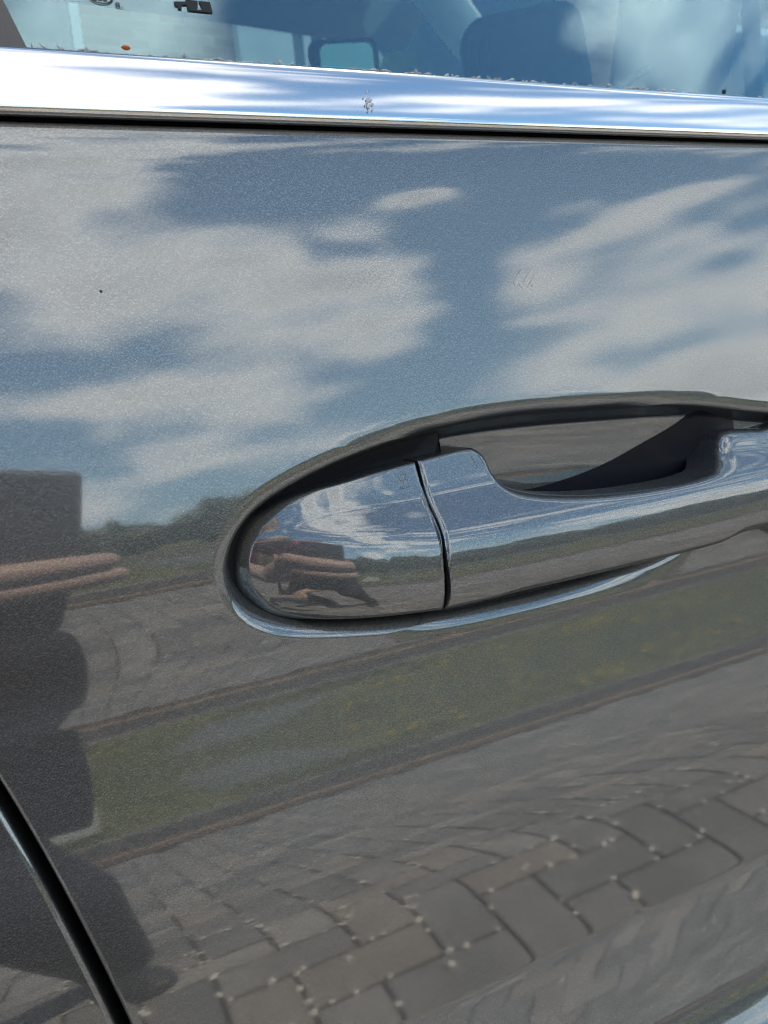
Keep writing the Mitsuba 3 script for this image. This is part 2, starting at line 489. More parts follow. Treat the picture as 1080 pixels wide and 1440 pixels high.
lc = np.array([on_surface(a, b, pocket_y)[[0, 2]] for a, b in ((700, 694), (745, 687), (800, 672), (850, 652), (905, 622), (950, 596), (985, 577))])
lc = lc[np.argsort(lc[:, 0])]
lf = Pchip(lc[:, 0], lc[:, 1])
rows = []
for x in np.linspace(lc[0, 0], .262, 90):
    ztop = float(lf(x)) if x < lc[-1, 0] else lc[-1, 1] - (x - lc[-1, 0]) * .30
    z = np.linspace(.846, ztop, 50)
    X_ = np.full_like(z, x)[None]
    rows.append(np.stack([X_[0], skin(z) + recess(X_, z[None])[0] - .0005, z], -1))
put('parked_car__door_handle__pocket_shade', grid_mesh(np.array(rows)), 'shade_black', True, 'black patch painting in the shade at the forward end of the finger pocket')

# ------------------------------------------------------------------ small raised marks on the handle: an open padlock, two strokes
def stroke(points, radius, closed=False, sides=6):
    P = np.array(points, float)
    if closed:
        P = np.vstack([P, P[:1]])
    t = np.gradient(P, axis=0); t /= np.linalg.norm(t, axis=1, keepdims=True) + 1e-12
    a = np.cross(t, [0, 1.0, 0]); a /= np.linalg.norm(a, axis=1, keepdims=True) + 1e-12
    b = np.cross(t, a)
    ang = np.linspace(0, 2 * np.pi, sides + 1)
    G = P[:, None] + radius * (np.cos(ang)[None, :, None] * a[:, None] + np.sin(ang)[None, :, None] * b[:, None])
    return grid_mesh(G)


def mark(pts_px, r, closed=False):
    P = np.array([on_surface(a, b, face_y) for a, b in pts_px]) + [0, -r * .15, 0]
    return stroke(P, r, closed)


def dense(pts, n=6):
    pts = np.array(pts, float)
    return np.vstack([np.linspace(pts[i], pts[i + 1], n, endpoint=False) for i in range(len(pts) - 1)] + [pts[-1:]])


lock_body = dense([(561, 676), (573, 673), (576, 684), (564, 687), (561, 676)], 3)
shackle = [(563, 675), (561, 670), (563, 667), (567, 665.5), (571, 667), (572, 670), (569, 671.5)]
keyway = [(568, 677), (569, 683)]
put('parked_car__door_handle__lock_symbol', trimesh.util.concatenate([mark(lock_body, .00022, False), mark(dense(shackle, 3), .00022), mark(dense(keyway, 3), .0002)]), 'paint', True, 'small raised open padlock symbol')
put('parked_car__door_handle__raised_strokes', trimesh.util.concatenate([mark(dense([(661, 639), (672, 657)], 6), .00016), mark(dense([(672, 638), (682, 655)], 6), .00016)]), 'paint', True)

# ------------------------------------------------------------------ belt line: bright trim, seals, glass
TOP = np.array([at(0, 61, .013), at(1080, 137, .013)])
zt0 = np.polyfit(TOP[:, 0], TOP[:, 2], 1); zb0 = np.polyfit(BOT[:, 0], BOT[:, 2], 1)
xs = np.concatenate([[-1.0, -.5], np.linspace(-.1, .4, 30), [.6, 1.0]])
u = np.array([0, .015, .035, .06, .085, .11, .14, .18, .24, .32, .42, .54, .66, .76, .84, .90, .94, .97, .99, 1.0])
phi = np.radians(np.interp(u, [0, .02, .045, .075, .10, .18, .5, .78, .88, .94, .98, 1.0], [-78, -46, -17, -10, 2, 8, 13, 18, 25, 44, 66, 80]))
rows = []
for x in xs:
    b, t = np.polyval(zb0, x), np.polyval(zt0, x)
    z = b + (t - b) * u
    tt = np.tan(phi)
    y = np.concatenate([[0], np.cumsum((tt[1:] + tt[:-1]) / 2 * np.diff(z))])
    y = y - np.interp(.4, u, y) + .0088
    rows.append(np.vstack([[[x, y[0] + .004, z[0]]], np.stack([np.full_like(z, x), y, z], -1), [[x, y[-1] + .004, z[-1]]]]))
put('parked_car__belt_trim', grid_mesh(np.array(rows)), 'chrome', True, 'bright metal trim strip under the side window')


def strip(key, zlo, zhi, ylo, yhi, bsdf, label=None, bulge=0.0, noise=0.0):
    rows = []
    xq = np.concatenate([[-1.0, -.5], np.linspace(-.1, .4, 260), [.6, 1.0]])
    v = np.linspace(0, 1, 9)
    for x in xq:
        a, c = zlo(x), zhi(x)
        z = a + (c - a) * v
        y = ylo + (yhi - ylo) * v - bulge * np.sin(np.pi * v)
        if noise:
            z = z + v * noise * (meshkit.fbm(np.array([[x * 260, 3.3, 1.1]]), 4, 3)[0] - .5)
        rows.append(np.stack([np.full_like(z, x), y, z], -1))
    return put(key, grid_mesh(np.array(rows)), bsdf, True, label)


zb_ = lambda x: np.polyval(zb0, x)
zt_ = lambda x: np.polyval(zt0, x)
strip('parked_car__lower_seal', lambda x: zb_(x) - .0060, lambda x: zb_(x) + .0030, .0180, .0170, 'rubber', 'black rubber lip between door skin and bright trim', .0012)
strip('parked_car__lower_seal', lambda x: zb_(x) - .0010, lambda x: zb_(x) + .0016, .0150, .0122, 'rubber', None, .0008)
strip('parked_car__window_seal', lambda x: zt_(x) - .0018, lambda x: zt_(x) + .0017, .0148, .0208, 'rubber', 'worn black rubber wiper lip along the bottom of the window', .0012, .0011)
TILT = np.tan(np.radians(24))


def glass_y(z):
    return .0198 + (np.asarray(z) - 1.004) * TILT


def on_glass(px, py, off=0.0):
    y = .02
    for _ in range(30):
        p = at(px, py, y)
        y = float(glass_y(p[2])) + off
    return at(px, py, y)


g = np.array([[x, glass_y(z), z] for x in (-.06, 1.0) for z in (1.0, 1.62)]).reshape(2, 2, 3)
scene['window_glass'] = {'type': 'thindielectric', 'int_ior': 2.1, 'specular_reflectance': rgb(.58, .88, 1.0), 'specular_transmittance': rgb(.62, .75, .73)}
put('parked_car__side_window', grid_mesh(g), 'window_glass', False, 'greenish door glass mirroring sky')
scene['pillar_black'] = {'type': 'twosided', 'b': {'type': 'principled', 'base_color': rgb(.035, .036, .040), 'roughness': .35, 'specular': .4}}
# black pillar cover at the rear end of the glass
pl = [on_glass(2, -8, -.003), on_glass(37, 62, -.003)]
dx = (pl[0] - pl[1]) / (pl[0][2] - pl[1][2])
rows = []
for z in np.linspace(.995, 1.5, 12):
    p = pl[1] + dx * (z - pl[1][2])
    rows.append([[p[0], p[1] + .003, z], [p[0] - .0003, p[1], z], [p[0] - .14, p[1], z]])
put('parked_car__window_pillar', grid_mesh(np.array(rows), flip=True), 'pillar_black', False, 'black pillar cover at the rear edge of the window')

g = np.array([[x, glass_y(z), z] for x in (-.98, -.14) for z in (1.0, 1.62)]).reshape(2, 2, 3)
put('parked_car__rear_side_window', grid_mesh(g), 'window_glass', False)
for xa, xb in ((-1.30, -.98), (1.0, 1.08)):
    put('parked_car__roof_pillar', grid_mesh(np.array([[[x + (1.0 - z) * .35, glass_y(z), z] for z in np.linspace(.99, 1.68, 8)] for x in (xa, xb)])), 'paint', True)

# printing on the glass
scene['glass_print'] = {'type': 'diffuse', 'reflectance': rgb(.035, .04, .045)}
gu = np.array([1.0, 0, 0]); gv = np.array([0, TILT, 1.0]); gv /= np.linalg.norm(gv); gn = np.cross(gu, gv)
ru = (on_glass(160, 10) - on_glass(140, 8.6)); ru /= np.linalg.norm(ru)


def on_glass_mesh(flat, px, py):
    o = on_glass(px, py, -.0004)
    v = flat.vertices
    return trimesh.Trimesh(o + v[:, :1] * gu + v[:, 1:2] * gv + v[:, 2:3] * gn, flat.faces, process=False)


def flat_poly(poly, h=.00008):
    gs = getattr(poly, 'geoms', [poly])
    return trimesh.util.concatenate([trimesh.creation.extrude_polygon(g_, h, engine='earcut') for g_ in gs])


pxm = np.linalg.norm(on_glass(160, 8) - on_glass(150, 8)) / 10
from shapely import affinity
oval = affinity.scale(shapely.Point(0, 0).buffer(1, 32), 17 * pxm, 13 * pxm)
oval = oval.difference(affinity.scale(oval, .88, .86))
stamp = on_glass_mesh(flat_poly(oval), 141, -5)
inner = on_glass_mesh(flat_poly(shapely.union_all([shapely.box(a * pxm, -4 * pxm, (a + 5) * pxm, 2.5 * pxm) for a in (-10, -3.2, 3.6)])), 141, -4)
put('parked_car__side_window__glass_stamp', trimesh.util.concatenate([stamp, inner, on_glass_mesh(meshkit.text_mesh('8.', 8.5 * pxm, .00008, True), 162, 10)]), 'glass_print', False, 'printed oval stamp with 8. beside it')
blk = shapely.union_all([shapely.box(18 * pxm, 0, 55 * pxm, 20 * pxm).difference(Polygon([(33 * pxm, 3.5 * pxm), (41 * pxm, 3.5 * pxm), (37 * pxm, 22 * pxm)])),
                         Polygon([(0, 6 * pxm), (4 * pxm, 6 * pxm), (3 * pxm, 1 * pxm), (9 * pxm, 1 * pxm), (10 * pxm, 9 * pxm), (18 * pxm, 10 * pxm), (18 * pxm, 16 * pxm), (0, 14 * pxm)])])
put('parked_car__side_window__glass_stamp', on_glass_mesh(flat_poly(blk), 247, 13), 'glass_print', False, 'dark printed block beside the oval stamp')

# marks: dried splash on the trim, scuffs and a speck on the door
def blob(rx, rz, n, seed, rough=.35):
    rng = np.random.default_rng(seed)
    a = np.linspace(0, 2 * np.pi, n, endpoint=False)
    r = 1 + rough * (meshkit.fbm(np.stack([np.cos(a) * 1.7 + 5, np.sin(a) * 1.7 + 5, np.full(n, seed * 1.3)], -1), 3, seed) - .5) * 2
    return Polygon(np.stack([rx * r * np.cos(a), rz * r * np.sin(a)], -1)).buffer(0)


scene['dried_splash'] = {'type': 'diffuse', 'reflectance': rgb(.55, .57, .59)}
c = at(519, 145, .0081)
rs_ = np.random.default_rng(3)
pg = shapely.union_all([affinity.translate(blob(rs_.uniform(.00012, .00030), rs_.uniform(.00018, .00040), 14, 3 + i, .5), rs_.normal(0, .00062), rs_.normal(0, .0014)) for i in range(34)]).simplify(.00001)
m = flat_poly(pg, .00012); v = m.vertices.copy()
m.vertices = np.stack([c[0] + v[:, 0], c[1] - v[:, 2] + v[:, 1] * .23, c[2] + v[:, 1]], -1)
put('parked_car__belt_trim__dried_splash', m, 'dried_splash', False, 'pale dried splash on the bright trim')
scene['scuff_brown'] = {'type': 'diffuse', 'reflectance': rgb(.22, .16, .13)}
ms = []
for pts in ([(733, 378), (726, 387), (722, 397), (724, 402)], [(746, 380), (739, 390), (734, 401)], [(752, 385), (746, 396), (741, 404)], [(729, 399), (733, 404), (736, 408)]):
    ms.append(stroke(np.array([on_skin(a, b, -.00002) for a, b in dense(pts, 4)]),   .00005, sides=5))
put('parked_car__front_door__scuff_mark', trimesh.util.concatenate(ms), 'scuff_brown', True, 'faint curved scuffs on the door skin')
scene['dirt_dark'] = {'type': 'diffuse', 'reflectance': rgb(.05, .05, .05)}
sp = []
for (a, b, r) in ((142, 410, .00042), (748, 402, .0003), (682, 790, .0003), (344, 712, .00025)):
    q = trimesh.creation.icosphere(1, r); q.vertices = q.vertices * [1, .3, 1.1] + on_skin(a, b); sp.append(q)
for q in sp:
    put('parked_car__front_door__dirt_speck', q, 'dirt_dark', True)

# crumbs of dry leaf and grit caught on the window seal
rng = np.random.default_rng(5)
cr = []
for i in range(150):
    t = rng.random()
    px = 15 + 1060 * (rng.random() if i % 3 else np.clip(rng.normal(.62, .16), 0, 1))
    x = at(px, 60 + px * .072, .017)[0]
    z = zt_(x) + .0014 + rng.normal(0, .0002)
    L_, W_ = rng.uniform(.0004, .0017), rng.uniform(.0002, .0006)
    q = trimesh.creation.icosphere(1, 1.0)
    q.vertices = q.vertices * [L_, W_ * 1.5, W_] * (1 + .5 * (rng.random((len(q.vertices), 1)) - .5))
    q.apply_transform(trimesh.transformations.rotation_matrix(rng.normal(0, .5) if rng.random() < .8 else rng.uniform(.8, 1.5), [0, 1, 0]))
    q.vertices += [x, .0180 + rng.normal(0, .0006), z]
    cr.append(q)
scene['leaf_crumb'] = {'type': 'diffuse', 'reflectance': rgb(.36, .355, .35)}
put('dry_debris', trimesh.util.concatenate(cr), 'leaf_crumb', False, 'dry leaf crumbs and grit along the window seal', category='debris', kind='stuff')
scene['leaf_orange'] = {'type': 'diffuse', 'reflectance': rgb(.42, .13, .03)}
q = trimesh.creation.icosphere(2, 1.0)
q.vertices = q.vertices * [.0012, .0007, .0006] * (1 + .4 * (meshkit.fbm(q.vertices * 2 + 9, 3, 2)[:, None] - .5)) + at(177, 67, .0180)
put('leaf_fragment', q, 'leaf_orange', True, 'orange dry leaf fragment on the window seal at the left', category='leaf')
q = trimesh.creation.icosphere(2, .0009)
q.vertices = q.vertices * [1, .8, 1] * (1 + .3 * (meshkit.fbm(q.vertices * 900 + 9, 3, 2)[:, None] - .5)) + at(1018, 129, .0180)
put('seed', q, 'dirt_dark', True, 'small dark seed on the window seal at the right', category='seed')

# ------------------------------------------------------------------ the car: inside and the rest of the body
scene['lining'] = {'type': 'diffuse', 'reflectance': rgb(.22, .23, .23)}
scene['trim_pale'] = {'type': 'diffuse', 'reflectance': rgb(.82, .84, .82)}
scene['fabric_dark'] = {'type': 'principled', 'base_color': rgb(.02, .022, .026), 'roughness': .7}
scene['fabric_grey'] = {'type': 'principled', 'base_color': rgb(.075, .08, .082), 'roughness': .7}
scene['mirror_glass'] = {'type': 'roughconductor', 'alpha': .02, 'material': 'none', 'specular_reflectance': rgb(.7, .8, .78)}


def rounded_box(size, r, seg=6):
    import manifold3d as m3
    sx, sy, sz = np.array(size) / 2 - r
    sph = m3.Manifold.sphere(r, 4 * seg)
    pts = [sph.translate([a * sx, b * sy, c_ * sz]) for a in (-1, 1) for b in (-1, 1) for c_ in (-1, 1)]
    m = m3.Manifold.batch_hull(pts).to_mesh()
    return trimesh.Trimesh(m.vert_properties[:, :3], m.tri_verts, process=False)


def place(m, pos, rx=0, ry=0, rz=0):
    m = m.copy()
    M = trimesh.transformations.euler_matrix(*np.radians([rx, ry, rz]))
    M[:3, 3] = pos
    m.apply_transform(M)
    return m


# roof, far side, floor, front and rear ends
X0, X1 = -1.55, 1.05
yy = np.linspace(0, 1, 15)
rows = []
for x in np.linspace(X0, X1 - .1, 14):
    dz = -.05 * ((x + .2) / 1.3) ** 2
    rows.append([[x, .26 + 1.28 * t, 1.74 + .07 * (1 - (2 * t - 1) ** 4) + dz] for t in yy])
put('parked_car__roof', grid_mesh(np.array(rows)), 'paint', True)
rows2 = np.array(rows) - [0, 0, .03]
put('parked_car__roof_lining', grid_mesh(rows2, flip=True), 'lining', True)
xs = np.linspace(X0, X1, 5); zz2 = np.linspace(.25, 1.0, 12)
put('parked_car__far_door', grid_mesh(np.array([[[x, 1.80 - .02 * np.sin((z - .25) * 4), z] for z in zz2] for x in xs]), flip=True), 'paint', True)
put('parked_car__far_door_lining', grid_mesh(np.array([[[x, 1.72, z] for z in zz2] for x in xs])), 'fabric_dark', True)
put('parked_car__floor', place(trimesh.creation.box((2.7, 1.70, .05)), (-.25, .90, .27)), 'void')
put('parked_car__far_window', grid_mesh(np.array([[[x, 1.78, 1.0], [x, 1.55, 1.74]] for x in (-1.0, 1.0)])), 'window_glass', False)
ZP = np.linspace(.25, .99, 20)


def wing(key, xa, xb, cx, r=.36):
    rows = []
    for x in np.linspace(xa, xb, 50):
        h = max(.25, .30 + math.sqrt(max(0, r * r - (x - cx) ** 2)))
        z = h + (.985 - h) * np.linspace(0, 1, 16)
        rows.append(np.stack([np.full(16, x), skin(z) + .10 * max(0, abs(x - .2) - .9) ** 2, z], -1))
    put(key, grid_mesh(np.array(rows)), 'paint', True)
    rows = []


wing('parked_car__front_wing', 1.055, 2.05, 1.52)
wing('parked_car__rear_wing', -2.0, -1.02, -1.45)
put('parked_car__bonnet', place(rounded_box((1.05, 1.6, .10), .045), (1.56, .92, .97), ry=4), 'paint', 30)
put('parked_car__rear_hatch', place(rounded_box((.10, 1.6, .72), .045), (-2.0, .92, .66)), 'paint', 30)
put('parked_car__front_bumper', place(rounded_box((.14, 1.64, .62), .06), (2.06, .92, .58)), 'paint', 30)
put('parked_car__windscreen', grid_mesh(np.array([[[1.18, .20, 1.0], [1.18, 1.64, 1.0]], [[.80, .36, 1.71], [.80, 1.46, 1.71]]])), 'window_glass')
scene['tyre'] = {'type': 'principled', 'base_color': rgb(.018, .018, .018), 'roughness': .75}
scene['alloy'] = {'type': 'roughconductor', 'alpha': .2, 'material': 'none', 'specular_reflectance': rgb(.55, .55, .56)}
for wx in (1.52, -1.45):
    for wy in (.11, 1.68):
        prof = np.array([(.20, -.10), (.27, -.11), (.305, -.085), (.315, 0), (.305, .085), (.27, .11), (.20, .10)])
        tyre = trimesh.creation.revolve(prof, sections=36)
        rim_m = trimesh.creation.revolve(np.array([(0, .06), (.05, .07), (.07, .04), (.18, .05), (.205, .09), (.205, -.09)]), sections=36)
        k = put('parked_car__wheel', place(tyre, (wx, wy, .315), rx=90), 'tyre', 40)
        put(k + '__rim', place(rim_m, (wx, wy, .315), rx=90 if wy < 1 else -90), 'alloy', 40)

# seen through the glass
def thru(px, py, y):
    return at(px, py, y)


p = thru(484, 92, .92)
put('parked_car__rear_view_mirror', place(rounded_box((.105, .035, .070), .015), p, rz=-18), 'fabric_dark', 30, 'inside mirror with a pale green reflection put into its glass colour')
fr = shapely.box(-.027, -.022, .027, .009).buffer(.012)
m = trimesh.creation.extrude_polygon(fr, .002, engine='earcut')
scene['mirror_reflection_tint'] = {'type': 'principled', 'base_color': rgb(.28, .55, .48), 'roughness': .25, 'metallic': .6}  # the reflection in the mirror is painted as a pale green base colour
put('parked_car__rear_view_mirror__mirror_glass', place(m, p + np.array([-.004, -.021, 0]), rx=90, rz=-18), 'mirror_reflection_tint', False)
a, b = thru(590, -40, 1.30), thru(674, 72, 1.30)
put('parked_car__pillar_trim', trimesh.util.concatenate([trimesh.creation.cylinder(.044, segment=[a, b], sections=20)]), 'trim_pale', 40, 'pale lining of a roof pillar inside')
p = thru(740, 98, .62)
put('parked_car__headrest', place(rounded_box((.15, .07, .13), .03), p, ry=-8, rz=-20), 'fabric_dark', 40, 'dark headrest behind the glass')
p = thru(945, 70, .36)
put('parked_car__headrest', place(rounded_box((.105, .06, .15), .028), p, ry=10, rz=-35), 'fabric_grey', 40, 'grey headrest behind the glass at the right')
p = thru(905, 106, .33)
put('parked_car__headrest_001__support', trimesh.creation.cylinder(.003, segment=[thru(868, 124, .33), thru(912, 96, .33)], sections=12), 'fabric_grey', 40)
a, b = thru(1062, 140, .30), thru(1052, -30, .42)
put('parked_car__seat_belt', place(trimesh.creation.box((.016, .002, np.linalg.norm(a - b))), (a + b) / 2, ry=-2, rz=-40), 'fabric_grey', False)
put('parked_car__seat', place(rounded_box((.14, .48, .62), .05), (.30, .48, .78), ry=-14), 'fabric_dark', 40)
put('parked_car__seat', place(rounded_box((.14, .48, .62), .05), (.30, 1.25, .78), ry=-14), 'fabric_dark', 40)
put('parked_car__dashboard', place(rounded_box((.30, 1.40, .30), .08), (1.05, .92, .86)), 'fabric_dark', 40)
labels['parked_car'] = {'label': 'dark grey metallic car parked on block paving with its front door handle in view', 'category': 'car'}
labels['parked_car__door_handle'] = {'label': 'grey metallic pull handle with a separate lock cover at its rear end'}

# ------------------------------------------------------------------ the ground: block paving in herringbone bond
scene['joint_sand'] = {'type': 'diffuse', 'reflectance': mikit.proc(lambda p, n, uv: mikit.mix((.008, .008, .007), (.030, .028, .024), mikit.fbm(p.x * 60, p.y * 60, 0.0, 3)))}


def stone_fn(c0, c1, seed):
    def fn(p, n, uv):
        a = mikit.fbm(p.x * 9 + seed, p.y * 9, p.z * 9, 3)
        g = mikit.noise(p.x * 420 + seed, p.y * 420, p.z * 420)
        return mikit.mix(c0, c1, mikit.smoothstep(.3, .7, a)) * (.72 + .5 * g)
    return fn


STONES = [((.172, .176, .184), (.226, .228, .234)), ((.150, .156, .166), (.196, .202, .212)), ((.195, .186, .184), (.245, .234, .228)), ((.140, .147, .158), (.184, .190, .200)), ((.196, .198, .202), (.262, .262, .262))]
for i, (c0, c1) in enumerate(STONES):
    scene[f'block_stone_{i}'] = {'type': 'diffuse', 'reflectance': mikit.proc(stone_fn(c0, c1, 3.7 * i))}
PAVE = .100
rng = np.random.default_rng(11)


def paver_mesh(lx, ly, h=.05, gap_=.0032, ch=.0025):
    a, b = lx / 2 - gap_, ly / 2 - gap_
    v = []
    for (ia, ib, z) in ((a, b, -h), (a, b, -ch), (a - ch, b - ch, 0)):
        v += [(-ia, -ib, z), (ia, -ib, z), (ia, ib, z), (-ia, ib, z)]
    f = [[8, 9, 10], [8, 10, 11]]
    for k in (0, 4):
        for i in range(4):
            j = (i + 1) % 4
            f += [[k + i, k + j, k + 4 + j], [k + i, k + 4 + j, k + 4 + i]]
    return trimesh.Trimesh(v, f, process=False)


OX, OY = .015, -.418
blocks = []
for i in range(-38, 70):
    for j in range(-33, 34):
        k = (i - j) % 4
        if k == 0:
            blocks.append((OX + (i + 1) * PAVE, OY + (j + .5) * PAVE, 2 * PAVE, PAVE))
        elif k == 3:
            blocks.append((OX + (i + .5) * PAVE, OY + (j + 1) * PAVE, PAVE, 2 * PAVE))
blocks = [b for b in blocks if b[1] > -3.58]


def seen_rank(b):
    x, y = b[0], b[1]
    return abs(y + .95) * .8 + abs(x - (.12 + .75 * max(0, -y - .2))) * .55 + (4 if y > -.25 else 0)


blocks.sort(key=seen_rank)
shapes_ = [mikit.ply(paver_mesh(2 * PAVE, PAVE), 'block_stone_0'), mikit.ply(paver_mesh(PAVE, 2 * PAVE), 'block_stone_0')]
far = [[] for _ in STONES]
for q, (x, y, lx, ly) in enumerate(blocks):
    dz, sid = rng.normal(0, .0010), int(rng.integers(len(STONES)))
    tx, ty = rng.normal(0, .25, 2)
    if q < 300:
        key = 'driveway__paver' + (f'_{q:03d}' if q else '')
        scene[key] = {**shapes_[0 if lx > ly else 1], 'bsdf': {'type': 'ref', 'id': f'block_stone_{sid}'}, 'to_world': T().translate([x, y, dz]).rotate([1, 0, 0], float(tx)).rotate([0, 1, 0], float(ty))}
    else:
        far[sid].append(place(paver_mesh(lx, ly), (x, y, dz), tx, ty))
for i, ms in enumerate(far):
    put('driveway__paver_field', trimesh.util.concatenate(ms), f'block_stone_{i}', kind='stuff')
put('driveway', grid_mesh(np.array([[[x, y, -.007] for y in (-3.70, 3.4)] for x in (-3.9, 7.2)])), 'joint_sand', kind='structure')
put('forecourt', grid_mesh(np.array([[[x, y, -.014] for y in (-3.70, 14.0)] for x in (-30.0, 30.0)])), 'block_stone_1', kind='structure')

# loose white chippings on the joints
ms = []
for q in range(1300):
    x, y, lx, ly = blocks[int(rng.integers(0, min(len(blocks), 700)))]
    if y > -.28:
        continue
    if rng.random() < .74:
        e = int(rng.integers(4)); t = rng.uniform(-.5, .5)
        px_, py_ = (x + (lx / 2) * (1 if e == 0 else -1), y + t * ly) if e < 2 else (x + t * lx, y + (ly / 2) * (1 if e == 2 else -1))
    else:
        px_, py_ = x + rng.uniform(-.5, .5) * lx, y + rng.uniform(-.5, .5) * ly
    r = rng.uniform(.0030, .0078) * (1.25 if rng.random() < .12 else 1)
    m = trimesh.creation.icosphere(1, r)
    m.vertices = m.vertices * (1 + .35 * (rng.random((len(m.vertices), 1)) - .5)) * rng.uniform(.7, 1.2, 3)
    m.vertices += [px_ + rng.normal(0, .003), py_ + rng.normal(0, .003), r * .6]
    ms.append(m)
for q in range(170):
    k_ = int(rng.integers(len(blocks)))
    near_ = [b for b in blocks if -1.1 < b[1] < -.32 and -.2 < b[0] < 1.1]
    x, y, lx, ly = near_[int(rng.integers(len(near_)))]
    e = int(rng.integers(4)); t = rng.uniform(-.5, .5)
    px_, py_ = (x + (lx / 2) * (1 if e == 0 else -1), y + t * ly) if e < 2 else (x + t * lx, y + (ly / 2) * (1 if e == 2 else -1))
    m = trimesh.creation.icosphere(1, rng.uniform(.0038, .0075))
    m.vertices = m.vertices * (1 + .35 * (rng.random((len(m.vertices), 1)) - .5)) + [px_ + rng.normal(0, .003), py_ + rng.normal(0, .003), .003]
    ms.append(m)
scene['chip_white'] = {'type': 'diffuse', 'reflectance': rgb(.68, .66, .64)}
put('stone_chippings', trimesh.util.concatenate(ms), 'chip_white', False, 'loose white stone chippings scattered over the block paving', category='gravel', kind='stuff')

# kerb: a flat reddish course, then upright grey blocks
scene['brick_red'] = {'type': 'diffuse', 'reflectance': mikit.proc(stone_fn((.26, .19, .15), (.33, .25, .20), 9.1))}
scene['kerb_grey'] = {'type': 'diffuse', 'reflectance': mikit.proc(stone_fn((.125, .125, .130), (.185, .180, .180), 4.4))}
scene['mortar'] = {'type': 'diffuse', 'reflectance': rgb(.30, .25, .21)}
put('kerb', place(trimesh.creation.box((18, .15, .200)), (3.6, -3.90, .075)), 'mortar', kind='structure')
kb, kr = mikit.ply(paver_mesh(.150, .17, .20, .010, .008), 'kerb_grey'), mikit.ply(paver_mesh(.23, .10, .05, .004, .004), 'brick_red')
for q in range(100):
    scene['kerb__kerb_block' + (f'_{q:03d}' if q else '')] = {**kb, 'to_world': T().translate([-3.6 + .150 * q, -3.895, .185 + float(rng.normal(0, .002))])}
for q in range(65):
    scene['kerb__edging_brick' + (f'_{q:03d}' if q else '')] = {**kr, 'to_world': T().translate([-3.6 + .23 * q, -3.755, .045 + float(rng.normal(0, .0015))])}

# lawn, road and what stands beyond
scene['soil'] = {'type': 'diffuse', 'reflectance': mikit.proc(lambda p, n, uv: mikit.mix((.110, .122, .060), (.170, .180, .085), mikit.fbm(p.x * 2.2, p.y * 2.2, 0.0, 4)))}
scene['grass_blade'] = {'type': 'diffuse', 'reflectance': mikit.proc(lambda p, n, uv: mikit.mix((.150, .160, .080), (.235, .240, .125), mikit.fbm(p.x * 1.3, p.y * 1.3, 0.0, 4)))}
scene['asphalt'] = {'type': 'diffuse', 'reflectance': mikit.proc(lambda p, n, uv: mi.Color3f(.090, .092, .098) * (.75 + .5 * mikit.fbm(p.x * 3, p.y * 3, 0.0, 4)))}
put('lawn', grid_mesh(np.array([[[x, y, .165] for y in (-10.2, -3.97)] for x in (-60.0, 60.0)])), 'soil', kind='structure')
put('road', grid_mesh(np.array([[[x, y, .02] for y in (-14.2, -10.1)] for x in (-200.0, 200.0)])), 'asphalt', kind='structure')
put('verge', grid_mesh(np.array([[[x, y, .06 + .010 * max(0, -y - 16)] for y in (-400.0, -60.0, -16.0, -14.1)] for x in (-500.0, 500.0)])), 'soil', kind='structure')
put('ground', grid_mesh(np.array([[[x, y, -.03] for y in (-420.0, 420.0)] for x in (-500.0, 500.0)])), 'soil', kind='structure')
put('verge_kerb', place(trimesh.creation.box((120, .12, .12)), (0, -14.15, .05)), 'kerb_grey', kind='structure')
scene['pad_grey'] = {'type': 'diffuse', 'reflectance': mikit.proc(lambda p, n, uv: mi.Color3f(.115, .128, .125) * (.75 + .5 * mikit.fbm(p.x * 2, p.y * 2, 0.0, 4)))}
scene['pad_pale'] = {'type': 'diffuse', 'reflectance': rgb(.26, .27, .26)}
for xa, xb, ya, yb, mt in ((-.8, .02, -7.6, -4.7, 'pad_pale'), (.75, 1.8, -8.0, -5.0, 'pad_grey')):
    put('lawn_pad', grid_mesh(np.array([[[x, y, .1705] for y in (ya, yb)] for x in (xa, xb)])), mt, kind='structure')  # flat grey and pale rectangles set into the lawn
n = 34000
bx, by = rng.uniform(-4, 13, n), rng.uniform(-10.0, -4.0, n)
on_pad = np.zeros(n, bool)
for xa, xb, ya, yb in ((-.8, .02, -7.6, -4.7), (.75, 1.8, -8.0, -5.0)):
    on_pad |= (bx > xa) & (bx < xb) & (by > ya) & (by < yb)
by = np.where(on_pad, rng.uniform(-4.55, -4.0, n), by)
dens = meshkit.fbm(np.stack([bx * 1.6, by * 1.6, np.zeros(n)], -1), 3, 7)
h = rng.uniform(.025, .06, n) * (.5 + dens)
an = rng.uniform(0, np.pi, n); w = rng.uniform(.008, .018, n)
le = rng.normal(0, .02, (n, 2))
base = np.stack([bx, by, np.full(n, .163)], -1); sd = np.stack([np.cos(an), np.sin(an), np.zeros(n)], -1) * w[:, None]
Vb = np.stack([base - sd, base + sd, base + np.stack([le[:, 0], le[:, 1], h], -1)], 1).reshape(-1, 3)
Vb = np.vstack([Vb]); Fb = np.arange(3 * n).reshape(-1, 3)
scene['grass_two'] = {'type': 'twosided', 'b': {'type': 'ref', 'id': 'grass_blade'}}
put('grass', trimesh.Trimesh(Vb, Fb, process=False), 'grass_two', False, 'short green lawn grass behind the grey kerb', category='grass', kind='stuff')
ms = []
for q in range(80):
    m = trimesh.creation.icosphere(1, .030); m.vertices = m.vertices * [1, 1, .5] + [rng.uniform(1.8, 11), rng.uniform(-7.5, -4.1), .215 + rng.uniform(0, .03)]; ms.append(m)
scene['petal'] = {'type': 'diffuse', 'reflectance': rgb(.75, .52, .02)}
